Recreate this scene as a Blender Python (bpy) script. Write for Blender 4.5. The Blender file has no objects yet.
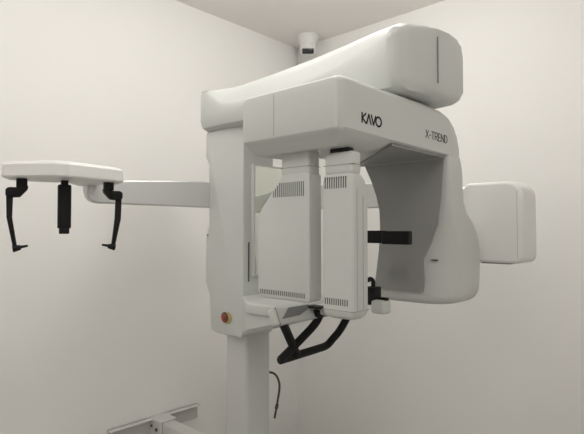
import bpy, bmesh, math
from mathutils import Vector, Matrix
R = math.radians
C = bpy.context.scene.collection

# ---------------------------------------------------------------- materials
def mat(name, col, rough=0.5, metal=0.0, noise=0.0, nscale=8.0, bump=0.0, bscale=200.0, coat=0.0, aniso=None, spec=0.5):
    m = bpy.data.materials.new(name); m.use_nodes = True
    nt = m.node_tree; b = nt.nodes['Principled BSDF']
    b.inputs['Base Color'].default_value = (*col, 1)
    b.inputs['Roughness'].default_value = rough
    b.inputs['Metallic'].default_value = metal
    b.inputs['Specular IOR Level'].default_value = spec
    if coat: b.inputs['Coat Weight'].default_value = coat
    tc = nt.nodes.new('ShaderNodeTexCoord')
    if noise:
        n = nt.nodes.new('ShaderNodeTexNoise'); n.inputs['Scale'].default_value = nscale; n.inputs['Detail'].default_value = 4
        nt.links.new(tc.outputs['Object'], n.inputs['Vector'])
        mx = nt.nodes.new('ShaderNodeMix'); mx.data_type = 'RGBA'
        mx.inputs[6].default_value = (*[c*(1-noise) for c in col], 1)
        mx.inputs[7].default_value = (*[min(1, c*(1+noise)) for c in col], 1)
        nt.links.new(n.outputs['Fac'], mx.inputs[0]); nt.links.new(mx.outputs[2], b.inputs['Base Color'])
    if bump or aniso:
        n2 = nt.nodes.new('ShaderNodeTexNoise'); n2.inputs['Scale'].default_value = bscale; n2.inputs['Detail'].default_value = 3
        src = tc.outputs['Object']
        if aniso:
            mp = nt.nodes.new('ShaderNodeMapping'); mp.inputs['Scale'].default_value = aniso
            nt.links.new(src, mp.inputs['Vector']); src = mp.outputs['Vector']
        nt.links.new(src, n2.inputs['Vector'])
        bp = nt.nodes.new('ShaderNodeBump'); bp.inputs['Strength'].default_value = bump or .1; bp.inputs['Distance'].default_value = 0.002
        nt.links.new(n2.outputs['Fac'], bp.inputs['Height']); nt.links.new(bp.outputs['Normal'], b.inputs['Normal'])
    return m

M = {
 'wall':    mat('painted_wall', (.92, .91, .88), .9, noise=.012, nscale=2, bump=.08, bscale=120, spec=.2),
 'ceil':    mat('painted_ceiling', (.92, .89, .865), .92, noise=.012, nscale=2, bump=.05, bscale=120, spec=.2),
 'floor':   mat('pale_vinyl_floor', (.40, .39, .37), .5, noise=.12, nscale=9, bump=.05),
 'white':   mat('white_lacquer', (.64, .655, .63), .4, noise=.008, nscale=5, spec=.45),
 'offwhite':mat('white_plastic', (.64, .655, .63), .45, noise=.01, nscale=7, spec=.4),
 'bright':  mat('bright_white_lacquer', (.82, .815, .79), .4, noise=.008, nscale=5, spec=.45),
 'inner':   mat('inner_shade_grey', (.35, .35, .335), .35, noise=.02, nscale=4, spec=.4),  # shade inside the rotating head, put into a darker grey
 'alu':     mat('brushed_aluminium', (.74, .74, .73), .36, metal=.45, bump=.15, bscale=60, aniso=(1, 1, 30)),
 'black':   mat('black_plastic', (.008, .008, .0085), .5, noise=.2, nscale=30, spec=.25),
 'rubber':  mat('dark_grip_rubber', (.011, .011, .012), .6, bump=.2, bscale=400, spec=.25),
 'seam':    mat('seam_shadow_grey', (.30, .30, .29), .7, noise=.05),
 'slot':    mat('vent_dark_grey', (.10, .10, .095), .7, noise=.05),
 'pad':     mat('grey_keypad_membrane', (.24, .24, .24), .4, noise=.08, nscale=60),
 'red':     mat('red_button', (.42, .035, .02), .35, noise=.05, nscale=40),
 'yellow':  mat('yellow_disc', (.48, .40, .16), .45, noise=.05, nscale=40),
 'mirror':  mat('mirror_glass', (.70, .73, .67), .03, metal=1.0),
 'steel':   mat('painted_steel', (.66, .65, .63), .45, noise=.02, nscale=10),
 'cable':   mat('grey_brown_cable', (.07, .06, .048), .6, noise=.1, nscale=80),
 'glass':   mat('smoked_lens', (.006, .006, .007), .12, coat=.6),
}

# ---------------------------------------------------------------- mesh helpers
class MB:
    def __init__(s): s.bm = bmesh.new(); s.mi = 0; s.mats = []
    def use(s, key):
        if key not in s.mats: s.mats.append(key)
        s.mi = s.mats.index(key); return s
    def _merge(s, tmp, mtx=None):
        if mtx is not None: bmesh.ops.transform(tmp, matrix=mtx, verts=tmp.verts)
        bmesh.ops.recalc_face_normals(tmp, faces=tmp.faces)
        vm = {v: s.bm.verts.new(v.co) for v in tmp.verts}
        for f in tmp.faces:
            try:
                nf = s.bm.faces.new([vm[v] for v in f.verts]); nf.material_index = s.mi
            except ValueError: pass
        tmp.free(); return s
    def box(s, x0, x1, y0, y1, z0, z1, r=0, seg=3, mtx=None):
        t = bmesh.new(); bmesh.ops.create_cube(t, size=1)
        for v in t.verts:
            v.co = Vector(((x0+x1)/2 + v.co.x*(x1-x0), (y0+y1)/2 + v.co.y*(y1-y0), (z0+z1)/2 + v.co.z*(z1-z0)))
        if r: bmesh.ops.bevel(t, geom=t.edges[:], offset=r, segments=seg, profile=.5, affect='EDGES')
        return s._merge(t, mtx)
    def prism(s, pts, axis, a, b, r=0, seg=3, mtx=None):
        """pts: outline in the two other axes (xz for y, yz for x, xy for z)"""
        t = bmesh.new()
        def P(p, w):
            return {'y': (p[0], w, p[1]), 'x': (w, p[0], p[1]), 'z': (p[0], p[1], w)}[axis]
        A = [t.verts.new(P(p, a)) for p in pts]; B = [t.verts.new(P(p, b)) for p in pts]
        n = len(pts)
        t.faces.new(A); t.faces.new(B[::-1])
        for i in range(n): t.faces.new((A[i], B[i], B[(i+1) % n], A[(i+1) % n]))
        bmesh.ops.recalc_face_normals(t, faces=t.faces)
        if r: bmesh.ops.bevel(t, geom=t.edges[:], offset=r, segments=seg, profile=.5, affect='EDGES', clamp_overlap=True)
        return s._merge(t, mtx)
    def loft(s, rings, caps=True, mtx=None):
        t = bmesh.new(); V = [[t.verts.new(p) for p in r] for r in rings]; n = len(V[0])
        for a, b in zip(V, V[1:]):
            for i in range(n): t.faces.new((a[i], a[(i+1) % n], b[(i+1) % n], b[i]))
        if caps: t.faces.new(V[0][::-1]); t.faces.new(V[-1])
        return s._merge(t, mtx)
    def cyl(s, p0, p1, r0, r1=None, n=28, r=0, mtx=None):
        p0, p1 = Vector(p0), Vector(p1); r1 = r0 if r1 is None else r1
        d = (p1-p0); L = d.length; q = d.to_track_quat('Z', 'Y').to_matrix()
        prof = [(0, r0), (L, r1)]
        if r:
            prof = [(0, r0-r), (r*.3, r0-r*.3), (r, r0), (L-r, r1), (L-r*.3, r1-r*.3), (L, r1-r)]
        rings = []
        for h, rr in prof:
            rings.append([p0 + q @ Vector((rr*math.cos(2*math.pi*i/n), rr*math.sin(2*math.pi*i/n), h)) for i in range(n)])
        return s.loft(rings, mtx=mtx)
    def sphere(s, c, r, sc=(1, 1, 1), mtx=None):
        t = bmesh.new(); bmesh.ops.create_uvsphere(t, u_segments=28, v_segments=18, radius=r)
        for v in t.verts: v.co = Vector((c[0]+v.co.x*sc[0], c[1]+v.co.y*sc[1], c[2]+v.co.z*sc[2]))
        return s._merge(t, mtx)
    def tube(s, pts, r, n=14, sub=6, smooth=True, flat=1.0, mtx=None):
        pts = [Vector(p) for p in pts]
        if smooth and len(pts) > 2:
            q = []
            P = [pts[0]] + pts + [pts[-1]]
            for i in range(1, len(P)-2):
                for k in range(sub):
                    t = k/sub; a, b, c, d = P[i-1], P[i], P[i+1], P[i+2]
                    q.append(.5*((2*b)+(c-a)*t+(2*a-5*b+4*c-d)*t*t+(-a+3*b-3*c+d)*t**3))
            q.append(pts[-1]); pts = q
        rr = r if callable(r) else (lambda u: r)
        rings = []; up = None
        N = len(pts)
        for i, p in enumerate(pts):
            tg = (pts[min(i+1, N-1)] - pts[max(i-1, 0)]).normalized()
            if up is None:
                up = Vector((0, 0, 1)) if abs(tg.z) < .9 else Vector((0, 1, 0))
            u = (up - tg*up.dot(tg)).normalized(); v = tg.cross(u); up = u
            rad = rr(i/(N-1))
            ring = [p + u*math.cos(2*math.pi*k/n)*rad + v*math.sin(2*math.pi*k/n)*rad*flat for k in range(n)]
            if i == 0: rings.append([p + (q_-p)*.6 - tg*rad*.35 for q_ in ring])
            rings.append(ring)
            if i == N-1: rings.append([p + (q_-p)*.6 + tg*rad*.35 for q_ in ring])
        return s.loft(rings, mtx=mtx)
    def build(s, name, parent=None, sharp=38):
        bm = s.bm
        if parent is not None:
            L = parent.matrix_world_origin if hasattr(parent, 'matrix_world_origin') else Vector(parent.get('_o', (0, 0, 0)))
            for v in bm.verts: v.co -= L
        bm.normal_update(); me = bpy.data.meshes.new(name)
        for f in bm.faces: f.smooth = True
        for e in bm.edges:
            if len(e.link_faces) == 2:
                try:
                    if e.calc_face_angle() > R(sharp): e.smooth = False
                except Exception: pass
        bm.to_mesh(me); bm.free()
        for k in s.mats: me.materials.append(M[k])
        o = bpy.data.objects.new(name, me); C.objects.link(o)
        if parent is not None:
            o.parent = parent
        return o

ORG = {}
def thing(name, label, cat, loc):
    o = bpy.data.objects.new(name, None); C.objects.link(o); o.location = loc
    o.empty_display_size = .1; o['label'] = label; o['category'] = cat; ORG[name] = Vector(loc); return o
def part(mb, name, parent, origin, sharp=38, label=None):
    for v in mb.bm.verts: v.co -= origin
    me_parent = parent
    o = mb.build(name, None, sharp)
    o.parent = me_parent
    if label: o['label'] = label
    return o
def struct(mb, name):
    o = mb.build(name); o['kind'] = 'structure'; return o

def rring(x0, x1, y0, y1, rs, z, n=8):
    """rounded rectangle ring in XY; rs = radii at (x0y0, x1y0, x1y1, x0y1)"""
    out = []
    cs = [(x0, y0, 1, 1, 180), (x1, y0, -1, 1, 270), (x1, y1, -1, -1, 0), (x0, y1, 1, -1, 90)]
    for (cx, cy, sx, sy, a0), r in zip(cs, rs):
        for k in range(n+1):
            a = R(a0 + 90*k/n)
            out.append(Vector((cx+sx*r + r*math.cos(a), cy+sy*r + r*math.sin(a), z)))
    return out

# ---------------------------------------------------------------- room
WX, WY = -.4715, .523          # room corner
RX, RY, RZ = 3.4, -4.0, 2.910
FZ = -.10                      # floor level
T = .12
struct(MB().use('wall').box(WX-T, WX, RY-T, WY+T, FZ, RZ), 'wall_left')
struct(MB().use('wall').box(WX, RX+T, WY, WY+T, FZ, RZ), 'wall_back')
struct(MB().use('wall').box(RX, RX+T, RY-T, WY, FZ, RZ), 'wall_right')
struct(MB().use('wall').box(WX, RX, RY-T, RY, FZ, RZ), 'wall_front')
struct(MB().use('floor').box(WX-T, RX+T, RY-T, WY+T, FZ-T, FZ), 'floor')
struct(MB().use('ceil').box(WX-T, RX+T, RY-T, WY+T, RZ, RZ+T), 'ceiling')

# ---------------------------------------------------------------- the X-ray machine
O = Vector((.37, -.76, FZ))
U = thing('dental_xray_machine', 'white dental x-ray machine with overhead arm, rotating head and long side arm in corner', 'x-ray machine', O)
def P(mb, name, parent=None, sharp=38, label=None):
    return part(mb, name, parent or U, O, sharp, label)

# column down to the floor
m = MB().use('white').box(.290, .437, -.83, -.676, FZ+.02, 1.95, .018, 4)
P(m, 'column')
P(MB().use('white').box(.16, .66, -.98, -.54, FZ, FZ+.03, .01), 'base_plate')

# carriage sliding on the column
prof = [(.222, 1.03), (.256, 1.018), (.44, 1.018), (.452, 1.04), (.452, 1.972), (.19, 1.972), (.18, 1.96), (.18, 1.85), (.205, 1.81), (.205, 1.52),
        (.182, 1.46), (.182, 1.25), (.212, 1.195)]
m = MB().use('white').prism(prof, 'y', -.865, -.674, .007, 3)
m.use('seam').cyl((.20, -.8655, 1.475), (.20, -.868, 1.475), .006)
car = P(m, 'carriage', sharp=30)
P(MB().use('slot').box(.452, .4535, -.836, -.828, 1.268, 1.445), 'guide_slot', car)
# emergency stop
m = MB().use('yellow').cyl((.350, -.865, 1.098), (.350, -.871, 1.098), .027, r=.002)
m.use('slot').cyl((.334, -.866, 1.100), (.334, -.8735, 1.100), .024, r=.002)
es = P(m, 'emergency_stop', U, label='yellow disc of the emergency stop')
m = MB().use('red').cyl((.341, -.872, 1.098), (.341, -.884, 1.098), .016, .018, r=.003)
m.use('slot').box(.346, .356, -.8855, -.8835, 1.090, 1.108)
P(m, 'push_button', es, label='red push button')

# patient mirror on the carriage front
m = MB().use('white').box(.448, .468, -.817, -.617, 1.288, 1.80, .006, 3)
mf = P(m, 'patient_mirror')
m = MB().use('mirror').box(.4682, .4692, -.808, -.626, 1.300, 1.79)
P(m, 'mirror_glass', mf, label='reflective mirror glass')

# overhead arm (lofted along x)
def shelf_ring(x, yn, yf, ridge, zt, zbrk, zlow, zb, xo=(0, 0, 0)):
    """closed ring of (x,y,z): near = -y"""
    c = (yn+yf)/2
    def X(y):   # bowed end
        u = (y-yn)/(yf-yn); return x + xo[0]*(1-u)**2 + xo[1]*2*u*(1-u) + xo[2]*u*u
    near = [(yn+.045, zb), (yn+.012, zb+.014), (yn, zlow), (yn, (zlow+zbrk)/2), (yn+.002, zbrk-.008), (yn+.01, zbrk+.006), (yn+ridge*.6, zt-(zt-zbrk)*.40), (yn+ridge*.9, zt-.014), (yn+ridge+.014, zt-.001)]
    k = max(0, min(1, (x-.7)/.5))*.016
    pts = near + [((c+yn+ridge+.014)/2, zt+.003+k*.6), (c, zt+.004+k), ((c+yf-ridge-.014)/2, zt+.003+k*1.1)] + [(yn+yf-y, z+(k*.8 if z > zbrk-.001 else 0)) for y, z in reversed(near)] + [(c, zb)]
    return [Vector((X(y), y, z)) for y, z in pts]
secs = [
 (.196, -.885, -.655, .02, 2.140, 2.135, 2.02, 1.985),
 (.180, -.897, -.643, .012, 2.160, 2.152, 2.02, 1.975),
 (.190, -.900, -.640, .010, 2.166, 2.156, 2.01, 1.972),
 (.225, -.902, -.638, .018, 2.169, 2.150, 2.01, 1.972),
 (.275, -.904, -.636, .050, 2.172, 2.122, 2.01, 1.972),
 (.320, -.906, -.634, .075, 2.174, 2.090, 2.01, 1.972),
 (.370, -.910, -.630, .088, 2.176, 2.072, 2.01, 1.970),
 (.450, -.918, -.622, .092, 2.178, 2.062, 2.01, 1.966),
 (.600, -.930, -.610, .092, 2.178, 2.055, 2.01, 1.960),
 (.850, -.950, -.600, .080, 2.177, 2.055, 2.00, 1.952),
 (1.05, -.968, -.600, .060, 2.176, 2.075, 1.99, 1.948),
 (1.20, -.978, -.600, .040, 2.176, 2.110, 1.99, 1.948),
 (1.26, -.978, -.600, .034, 2.177, 2.125, 1.99, 1.948),
]
rings = [shelf_ring(*q) for q in secs]
for q in ((1.295, -.973, -.602, .030, 2.178, 2.135, 1.992, 1.950), (1.314, -.960, -.606, .030, 2.174, 2.135, 1.994, 1.957),
          (1.326, -.940, -.614, .028, 2.166, 2.130, 1.996, 1.972), (1.331, -.922, -.626, .026, 2.152, 2.120, 2.002, 1.990)):
    rings.append(shelf_ring(*q, (-.018, .035, .035)))
m = MB().use('white').loft(rings)
shelf = P(m, 'overhead_arm', sharp=32)
P(MB().use('seam').box(1.345, 1.3512, -.786, -.7848, 1.998, 2.158), 'end_seam', shelf)
P(MB().use('slot').box(1.16, 1.27, -.86, -.76, 1.944, 1.950, .002), 'underside_vent', shelf)
# turning joint between overhead arm and rotating head
m = MB().use('slot').cyl((1.03, -.80, 1.93), (1.03, -.80, 1.96), .13)
P(m, 'rotation_joint')

# rotating head: top bridge lofted along y
def bridge_ring(y, x0, x1, zc, zb, zt, ins, r=.022, cr=.02):
    """section in xz: bevelled lower band (zb..zc), body (zc..zt) rounded top"""
    pts = []
    pts += [(x0+ins, zb), (x0+ins*.35, zb+(zc-zb)*.45), (x0, zc), (x0, (zc+zt)/2)]
    for k in range(6):
        a = R(180-90*k/5); pts.append((x0+cr+cr*math.cos(a), zt-cr+cr*math.sin(a)))
    for k in range(6):
        a = R(90-90*k/5); pts.append((x1-cr+cr*math.cos(a), zt-cr+cr*math.sin(a)))
    pts += [(x1, (zc+zt)/2), (x1, zc), (x1-ins*.35, zb+(zc-zb)*.45), (x1-ins, zb)]
    return [Vector((x, y, z)) for x, z in pts]
X0, X1 = .892, 1.30
B = []
B.append(bridge_ring(-1.271, X0+.020, X1-.020, 1.7875, 1.7865, 1.916, .004))
B.append(bridge_ring(-1.2685, X0+.010, X1-.010, 1.7872, 1.783, 1.926, .006))
B.append(bridge_ring(-1.260, X0+.003, X1-.003, 1.787, 1.774, 1.932, .014))
B.append(bridge_ring(-1.248, X0, X1, 1.787, 1.760, 1.934, .026))
B.append(bridge_ring(-1.226, X0, X1, 1.787, 1.742, 1.935, .045))
B.append(bridge_ring(-1.08, X0, X1, 1.785, 1.742, 1.935, .045))
B.append(bridge_ring(-1.02, X0, X1, 1.783, 1.755, 1.936, .035))
B.append(bridge_ring(-.99, X0, X1, 1.783, 1.776, 1.937, .012))
B.append(bridge_ring(-.80, X0, X1, 1.781, 1.774, 1.940, .01))
B.append(bridge_ring(-.66, X0, X1, 1.780, 1.774, 1.936, .01))
B.append(bridge_ring(-.60, X0, X1, 1.780, 1.776, 1.923, .01))
B.append(bridge_ring(-.56, X0+.002, X1-.001, 1.780, 1.776, 1.900, .006))
B.append(bridge_ring(-.525, X0+.006, X1-.003, 1.780, 1.75, 1.864, .004))
B.append(bridge_ring(-.505, X0+.014, X1-.006, 1.780, 1.75, 1.825, .004, cr=.02))
m = MB().use('white').loft(B)
m.use('seam').box(1.045, 1.0463, -1.2716, -1.268, 1.79, 1.918)
rot = P(m, 'rotating_head', sharp=30)

# far leg of the rotating head (lofted downwards)
def leg(z, x0, x1, y0, y1, rA, r=.02, rB=.02):
    return rring(x0, x1, y0, y1, (r, rA, rB, r), z, 8)
Ls = [leg(1.80, .925, 1.294, -.612, -.512, .012), leg(1.775, .925, 1.299, -.612, -.494, .012),
      leg(1.74, .935, 1.30, -.610, -.480, .014), leg(1.70, .955, 1.30, -.608, -.475, .018), leg(1.66, .972, 1.30, -.606, -.474, .020),
      leg(1.61, .985, 1.30, -.604, -.468, .024), leg(1.565, .992, 1.30, -.602, -.44, .032),
      leg(1.53, .995, 1.30, -.600, -.385, .045), leg(1.49, .994, 1.30, -.600, -.345, .06),
      leg(1.45, .990, 1.30, -.600, -.325, .080), leg(1.38, .982, 1.30, -.600, -.318, .10), leg(1.31, .970, 1.30, -.600, -.318, .105),
      leg(1.28, .964, 1.30, -.600, -.320, .11, .022, .025), leg(1.25, .962, 1.298, -.600, -.324, .11, .024, .03),
      leg(1.230, .964, 1.292, -.597, -.335, .105, .026, .04), leg(1.219, .972, 1.280, -.588, -.355, .10, .03, .04), leg(1.214, .985, 1.262, -.575, -.38, .09, .03, .04)]
m = MB().use('white').loft(Ls)
lg = P(m, 'tube_head_leg', rot, sharp=40)
# inner panel and underside sheet, shade put into their darker grey
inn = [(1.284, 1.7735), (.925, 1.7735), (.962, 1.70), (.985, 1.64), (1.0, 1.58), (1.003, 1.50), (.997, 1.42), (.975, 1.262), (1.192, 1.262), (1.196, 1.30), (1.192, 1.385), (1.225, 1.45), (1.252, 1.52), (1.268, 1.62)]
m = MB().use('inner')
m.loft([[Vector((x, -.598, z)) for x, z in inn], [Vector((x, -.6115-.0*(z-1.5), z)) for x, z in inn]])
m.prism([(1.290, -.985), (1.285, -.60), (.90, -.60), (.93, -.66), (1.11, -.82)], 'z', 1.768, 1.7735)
P(m, 'inner_shade_panel', rot, label='inner panel darkened for shade')
m = MB().use('slot').box(1.226, 1.246, -.6075, -.585, 1.383, 1.388)
P(m, 'laser_window', rot)

# lettering on the bridge side (strokes in the yz plane)
def strokes(mb, segs, y0, z0, w, h, th, x=1.3005, slant=0):
    for poly in segs:
        for (a, b) in zip(poly, poly[1:]):
            p = Vector((y0+a[0]*w, z0+a[1]*h)); q = Vector((y0+b[0]*w, z0+b[1]*h))
            d = (q-p).normalized(); nrm = Vector((-d.y, d.x))*th/2; p = p-d*th*.3; q = q+d*th*.3
            pts = [p+nrm, q+nrm, q-nrm, p-nrm]
            mb.prism([(v.x, v.y) for v in pts], 'x', x-.001, x+.0006)
def ell(n=18): return [[(.5+.5*math.cos(2*math.pi*k/n), .5+.5*math.sin(2*math.pi*k/n)) for k in range(n+1)]]
G = {'K': [[(0.1, 0), (0.1, 1)], [(1, 1), (.15, .5), (1, 0)]], 'A': [[(0, 0), (.5, 1), (1, 0)]], 'V': [[(0, 1), (.5, 0), (1, 1)]], 'O': ell(),
     'X': [[(0, 0), (1, 1)], [(0, 1), (1, 0)]], '-': [[(0, .45), (1, .45)]], 'T': [[(0, 1), (1, 1)], [(.5, 1), (.5, 0)]],
     'R': [[(0, 0), (0, 1), (.7, 1), (1, .85), (1, .65), (.7, .5), (0, .5)], [(.5, .5), (1, 0)]],
     'E': [[(1, 1), (0, 1), (0, 0), (1, 0)], [(0, .5), (.85, .5)]], 'N': [[(0, 0), (0, 1), (1, 0), (1, 1)]],
     'D': [[(0, 0), (0, 1), (.6, 1), (1, .7), (1, .3), (.6, 0), (0, 0)]]}
m = MB().use('black'); y = -1.166
for ch, w in (('K', .021), ('A', .023), ('V', .023), ('O', .030)):
    strokes(m, G[ch], y, 1.813, w, .028, .0052); y += w + (.004 if ch == 'K' else (.0015 if ch == 'A' else .001))
P(m, 'brand_lettering', rot, label='black KAVO lettering')
m = MB().use('slot'); y = -.782
for ch, w in (('X', .019), ('-', .010), ('T', .019), ('R', .019), ('E', .016), ('N', .020), ('D', .020)):
    strokes(m, G[ch], y, 1.820, w, .026, .0034); y += w + .0065
P(m, 'model_lettering', rot, label='thin X-TREND lettering')

# sensor boxes hanging from the near end
def vent_rows(mb, x0, x1, y, z0, z1, n):
    mb.use('slot')
    for k in range(n):
        x = x0+(x1-x0)*k/(n-1); w = .0016
        mb.box(x-w, x+w, y-.0007, y+.004, z0 if not callable(z0) else z0(x), z1 if not callable(z1) else z1(x))
yn = -1.20
# wide left box
out = [(.925, 1.276), (1.122, 1.276), (1.128, 1.284), (1.128, 1.672), (1.118, 1.680), (1.024, 1.680), (1.006, 1.668), (.91, 1.563), (.90, 1.54), (.90, 1.30), (.906, 1.283)]
m = MB().use('offwhite').prism(out, 'y', yn, -1.139, .006, 3)
m.use('offwhite').box(1.006, 1.124, yn+.003, -1.143, 1.672, 1.75, .008)
m.use('seam').box(1.005, 1.125, yn+.0022, -1.142, 1.698, 1.6995)
sb = P(m, 'wide_sensor_box', U, sharp=30)
m = MB()
vent_rows(m, .975, 1.105, yn, lambda x: 1.606, lambda x: min(1.652, 1.606+.050*min(1, (x-.955)/.05)), 16)
P(m, 'upper_vents', sb)
m = MB(); vent_rows(m, .915, 1.108, yn, 1.289, 1.304, 24)
P(m, 'lower_vents', sb)
# narrow right box
rb = lambda z, g=0, y1=-1.118: rring(1.178+g, 1.292-g, yn+g, y1-g, (.012,)*4, z, 4)
m = MB().use('offwhite').loft([rb(1.240, .018), rb(1.247, .006), rb(1.258, .001), rb(1.27), rb(1.60), rb(1.625, 0, -1.122), rb(1.645, 0, -1.132), rb(1.66, .002, -1.146), rb(1.668, .008, -1.156)])
m.box(1.184, 1.291, yn+.003, -1.152, 1.660, 1.730, .012)
m.use('seam').box(1.183, 1.292, yn+.0022, -1.151, 1.690, 1.6915).box(1.1775, 1.2925, yn-.0004, -1.12, 1.2655, 1.2668)
m.use('black').box(1.20, 1.27, yn+.01, -1.16, 1.725, 1.742, .005)
m.use('seam').box(1.2922, 1.2926, -1.180, -1.1785, 1.27, 1.62).box(1.2922, 1.2926, -1.150, -1.1485, 1.27, 1.60)
nb = P(m, 'narrow_sensor_box', U, sharp=30)
m = MB(); vent_rows(m, 1.192, 1.268, yn, 1.622, 1.656, 10)
P(m, 'upper_vents', nb)
m = MB(); vent_rows(m, 1.192, 1.272, yn, 1.281, 1.300, 11)
P(m, 'lower_vents', nb)

# patient support: tray, crosspiece with keypad, handles
tray = [(.44, -.862), (.60, -.985), (.78, -.992), (.80, -.96), (.80, -.62), (.78, -.585), (.60, -.58), (.44, -.68)]
m = MB().use('white').prism(tray, 'z', 1.160, 1.208, .010, 4)
def tr_(x, y0, y1, z0, z1, c=.012): return [Vector((x, y, z)) for y, z in ((y0, z0+c), (y0+c, z0), (y1-c, z0), (y1, z0+c), (y1, z1), (y0, z1))]
m.loft([tr_(.44, -.862, -.68, 1.03, 1.17), tr_(.60, -.970, -.60, 1.082, 1.17), tr_(.745, -.982, -.588, 1.122, 1.17)])
m.box(.78, 1.02, -.81, -.75, 1.160, 1.200, .012)
tr = P(m, 'support_tray', sharp=30)
cs = Matrix.Translation((.805, -.80, 1.176)) @ Matrix.Rotation(R(-24), 4, 'Y')
m = MB().use('white').box(-.022, .016, -.235, .235, -.036, .030, .009, 4, mtx=cs)
m.use('slot').box(-.0225, .0165, -.222, -.2195, -.0365, .0305, mtx=cs)
cp = P(m, 'control_panel', U)
m = MB().use('pad').prism([(-.205, -.016), (-.155, .022), (-.035, .022), (-.055, .002), (-.105, -.014)], 'x', .0155, .0175, mtx=cs)
P(m, 'keypad', cp, label='grey keypad')
m = MB().use('rubber')
m.tube([(.825, -.775, 1.165), (.815, -.79, 1.13), (.798, -.812, 1.097), (.772, -.865, 1.045), (.745, -.926, .990)], .0165, n=16)
P(m, 'hand_grip', U, label='black slanting upper hand grip')
m = MB().use('rubber')
m.tube([(.742, -.930, .986), (.744, -.83, .989), (.746, -.70, .993), (.750, -.645, .999), (.765, -.622, 1.025), (.790, -.595, 1.07), (.825, -.560, 1.16)], .0165, n=16)
P(m, 'hand_grip', U, label='black lower hand grip bar')
m = MB().use('rubber').tube([(.80, -.978, 1.155), (.752, -.842, .995)], .0175, n=16, smooth=False)
P(m, 'grip_strut', U, label='black grip strut')
m = MB().use('black').box(.80, .85, -.82, -.745, 1.150, 1.182, .008).box(.81, .88, -.845, -.79, 1.190, 1.199, .003)
P(m, 'grip_hub')

# chin rest and temple support
m = MB().use('black').box(.985, 1.015, -.815, -.785, 1.19, 1.52, .006)
P(m, 'support_post')
m = MB().use('black').box(.99, 1.15, -.815, -.790, 1.452, 1.498, .004).box(1.14, 1.25, -.817, -.788, 1.449, 1.496, .004)
P(m, 'temple_support')
m = MB().use('black').box(1.070, 1.114, -.825, -.775, 1.232, 1.292, .005)
m.tube([(1.070, -.80, 1.312), (1.082, -.80, 1.320), (1.094, -.80, 1.310), (1.093, -.80, 1.285)], .008, n=10)
m.box(1.0, 1.09, -.815, -.785, 1.225, 1.25, .004).box(1.12, 1.155, -.81, -.79, 1.246, 1.256, .002)
P(m, 'chin_rest')
m = MB().use('offwhite').box(1.10, 1.158, -.83, -.775, 1.198, 1.248, .012, 4)
P(m, 'height_knob', U, label='grey rounded knob')

# long side arm: flat curved bar around the column
path = [(.215, -1.475), (.205, -1.40), (.20, -1.2), (.20, -.95), (.20, -.80), (.215, -.66), (.28, -.52), (.42, -.40), (.60, -.335), (.80, -.29), (1.05, -.26), (1.24, -.25)]
pts = [Vector((x, y, 0)) for x, y in path]; q = []
PP = [pts[0]] + pts + [pts[-1]]
for i in range(1, len(PP)-2):
    for k in range(6):
        t = k/6; a, b, c, d = PP[i-1], PP[i], PP[i+1], PP[i+2]
        q.append(.5*((2*b)+(c-a)*t+(2*a-5*b+4*c-d)*t*t+(-a+3*b-3*c+d)*t**3))
q.append(pts[-1]); rings = []
tot = len(q)-1
for i, p in enumerate(q):
    tg = (q[min(i+1, tot)]-q[max(i-1, 0)]).normalized(); nr = Vector((-tg.y, tg.x, 0))
    s = sum((q[j+1]-q[j]).length for j in range(i))
    zt = 1.694 + min(1, s/.55)*.036 - max(0, min(1, (s-1.6)/.4))*.05; zb = 1.606
    if s < .055:   # rounded tip
        u = s/.055; e = math.sqrt(max(.0, 1-(1-u)**2)); mid = (zt+zb)/2+.01
        zt = mid+(zt-mid)*(.45+.55*e); zb = mid-(mid-zb)*(.25+.75*e)
    th = .014
    rings.append([p+nr*a*th+Vector((0, 0, z)) for a, z in ((-1, zb+.006), (-.7, zb), (.7, zb), (1, zb+.006), (1, zt-.006), (.7, zt), (-.7, zt), (-1, zt-.006))])
m = MB().use('alu').loft(rings)
arm = P(m, 'side_arm', label='brushed silver side arm', sharp=30)
m = MB().use('white').box(.17, .32, -.82, -.69, 1.59, 1.74, .01)
P(m, 'arm_clamp')

# boxed unit at the right end of the side arm
m = MB().use('bright')
def hr(y, g): return [Vector((p.x, y, p.y)) for p in rring(1.215+g, 1.462-g, 1.366+g, 1.697-g, (.02, .03, .065, .03), 0, 6)]
m.loft([hr(-.300, .014), hr(-.2992, .008), hr(-.296, .003), hr(-.290, 0), hr(-.15, 0), hr(-.132, .006), hr(-.125, .02)])
m.use('seam').box(1.437, 1.4383, -.3003, -.298, 1.385, 1.655)
m.use('slot').box(1.28, 1.40, -.27, -.20, 1.361, 1.368, .002)
P(m, 'collimator_box', arm, sharp=32)

# head positioner on the left end of the side arm
view = Vector((-.678, .735, 0)); rv = Vector((.735, .678, 0))
ax = (rv*math.cos(R(30)) + view*math.sin(R(30))).normalized(); ay = Vector((-ax.y, ax.x, 0))
HC = Vector((.428, -1.6455, 0))
HM = Matrix(((ax.x, ay.x, 0, HC.x), (ax.y, ay.y, 0, HC.y), (0, 0, 1, 0), (0, 0, 0, 1)))
hp = [(-.186, -.022), (-.178, -.036), (-.040, -.135), (.000, -.132), (.178, -.036), (.187, -.022), (.187, .07), (.10, .095), (-.10, .095), (-.165, .07)]
m = MB().use('bright')
def scl(z, k): return [Vector((x*(1-k*.1/.2), y*(1-k*.12/.12) if False else y - math.copysign(k*.1, y), z)) for x, y in hp]
m.loft([[Vector((x*k, y*k if y < 0 else y*k, z)) for x, y in hp] for z, k in ((1.666, .975), (1.671, 1.0), (1.706, .99), (1.714, .955), (1.718, .85))], mtx=HM)
hp2 = [(x*.9, y*.82) for x, y in hp]
hd = P(m, 'head_positioner', U, sharp=17)
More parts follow.
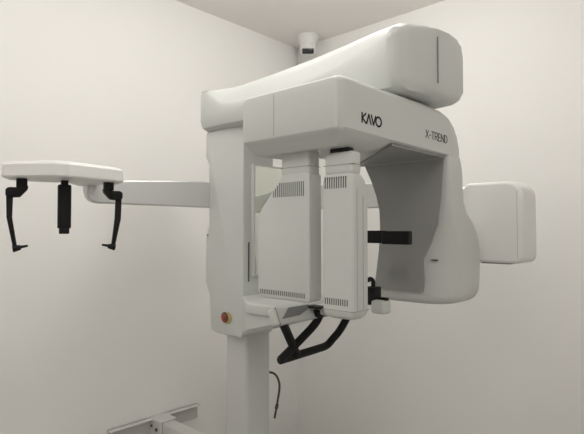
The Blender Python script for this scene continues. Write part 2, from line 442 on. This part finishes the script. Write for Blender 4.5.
m = MB().use('alu').prism([(.17, -1.48), (.24, -1.42), (.40, -1.56), (.36, -1.64)], 'z', 1.672, 1.70, .004)
P(m, 'positioner_bracket', arm)
# nasion bar
m = MB().use('black').box(-.011, .011, -.012, .012, 1.645, 1.668, .002, mtx=HM).box(-.0205, .0205, -.014, .014, 1.505, 1.652, .005, mtx=HM).box(-.0155, .0155, -.011, .011, 1.487, 1.508, .003, mtx=HM)
P(m, 'nasion_bar', hd, label='thick black middle bar')
for s, px in ((-1, -.127), (1, .141)):
    m = MB().use('black')
    m.box(px-.016, px+.016, -.014, .014, 1.638, 1.668, .003, mtx=HM)
    m.prism([(px-s*.018, 1.645), (px-s*.018, 1.632), (px+s*.004, 1.606), (px+s*.040, 1.604), (px+s*.046, 1.612), (px+s*.046, 1.630), (px+s*.038, 1.637), (px+s*.01, 1.637)], 'y', -.016, .016, .004, mtx=HM)
    # slightly inclined bar, wider at the top
    a = px+s*.034; b = px+s*.014
    m.prism([(a-.010, 1.61), (a+.010, 1.61), (a+.008, 1.54), (b+.006+s*.002, 1.44), (b-.006+s*.002, 1.44), (a-.010-s*.002, 1.54)], 'y', -.007, .007, .002, mtx=HM)
    # ear plug
    m.cyl((b+s*.010, 0, 1.440), (b-s*.014, 0, 1.444), .012, .008, r=.002, n=18, mtx=HM)
    m.cyl((b-s*.012, 0, 1.445), (b-s*.034, 0, 1.449), .005, .0035, r=.001, n=14, mtx=HM)
    P(m, 'ear_rod', hd, label='black ear rod')

# wall bracket
m = MB().use('steel').box(WX, WX+.014, -1.02, -.428, .33, .418, .003).box(WX, WX+.045, -1.02, -.428, .411, .418, .002)
m.box(WX, WX+.125, -.765, -.660, .315, .424, .008)
m.box(WX+.10, .36, -.755, -.672, .325, .412, .010)
m.use('seam').box(WX+.124, WX+.127, -.7565, -.6705, .3235, .4135)
m.use('slot').cyl((WX+.085, -.765, .37), (WX+.085, -.772, .37), .009).cyl((WX+.035, -.765, .38), (WX+.035, -.770, .38), .007)
P(m, 'wall_bracket')
# loose cable hanging beside the column
m = MB().use('cable').tube([(.42, -.668, .825), (.437, -.655, .82), (.452, -.645, .80), (.460, -.640, .76), (.452, -.645, .69), (.437, -.65, .61)], lambda u: .0055 - .0005*u, n=10)
m.tube([(.450, -.645, .675), (.445, -.647, .655)], .008, n=10)
P(m, 'hanging_cable')

# ---------------------------------------------------------------- ceiling camera
CO = Vector((-.246, .383, RZ))
cam_t = thing('security_camera', 'small white turret security camera with black lens window, on the ceiling above the room corner', 'security camera', CO)
m = MB().use('bright').cyl((CO.x, CO.y, RZ-.045), (CO.x, CO.y, RZ), .072, .080, r=.004)
part(m, 'mounting_base', cam_t, CO)
m = MB().use('bright').cyl((CO.x, CO.y, RZ-.070), (CO.x, CO.y, RZ-.043), .064, .070, r=.004).sphere((CO.x, CO.y, RZ-.088), .064)
part(m, 'housing', cam_t, CO)
d = (Vector((2.143, -2.377, 1.5)) - Vector((CO.x, CO.y, RZ-.088))).normalized()
right = d.cross(Vector((0, 0, 1))).normalized(); up = right.cross(d)
c0 = Vector((CO.x, CO.y, RZ-.088)) + d*.054 - up*.021
FM = Matrix(((right.x, d.x, up.x, c0.x), (right.y, d.y, up.y, c0.y), (right.z, d.z, up.z, c0.z), (0, 0, 0, 1)))
m = MB().use('glass').box(-.042, .042, -.01, .016, -.019, .018, .005, mtx=FM)
part(m, 'lens_window', cam_t, CO, label='black lens window')

# ---------------------------------------------------------------- lights
def area(name, loc, rot, sx, sy, power, col):
    l = bpy.data.lights.new(name, 'AREA'); l.shape = 'RECTANGLE'; l.size = sx; l.size_y = sy; l.energy = power; l.color = col
    o = bpy.data.objects.new(name, l); C.objects.link(o); o.location = loc; o.rotation_euler = rot; return o
def globe(name, loc, rad, power, col):
    l = bpy.data.lights.new(name, 'POINT'); l.shadow_soft_size = rad; l.energy = power; l.color = col
    o = bpy.data.objects.new(name, l); C.objects.link(o); o.location = loc; return o
globe('lamp_and_fill_light', (1.0, -.75, 2.74), .12, 14.5, (1, .985, .96))
globe('lamp_and_fill_light', (.60, -1.50, 2.70), .12, 7, (1, .985, .96))  # unseen fill, added to balance the wall brightness
globe('lamp_and_fill_light', (.62, -.35, 2.80), .08, 2.5, (1, .985, .96))  # unseen fill, added to lift the room corner
globe('lamp_and_fill_light', (2.6, -.60, 2.60), .12, 4.5, (1, .97, .93))  # unseen fill, added for the right side
area('rear_fill_light', (2.3, -2.7, RZ-.02), (0, 0, 0), 1.0, 1.0, 14, (1, .97, .94))  # unseen fill behind the camera, added for the front faces
area('rear_fill_light', (.7, -2.5, RZ-.02), (0, 0, 0), .9, .9, 7.5, (1, .97, .94))  # unseen fill left of the camera, added to reach the lower corner

w = bpy.data.worlds.new('room_world'); w.use_nodes = True
w.node_tree.nodes['Background'].inputs[0].default_value = (.9, .92, 1, 1); w.node_tree.nodes['Background'].inputs[1].default_value = .2
bpy.context.scene.world = w

# ---------------------------------------------------------------- camera
cd = bpy.data.cameras.new('camera'); co = bpy.data.objects.new('camera', cd); C.objects.link(co)
cd.sensor_width = 36; cd.lens = 36*507/584; cd.clip_start = .02
co.location = (2.143, -2.377, 1.5)
co.rotation_euler = (R(90+1.47), 0, R(42.7))
sc = bpy.context.scene; sc.camera = co
sc.view_settings.view_transform = 'Standard'; sc.view_settings.look = 'None'
sc.view_settings.gamma = 1; sc.view_settings.use_curve_mapping = False
sc.view_settings.exposure = 0.0
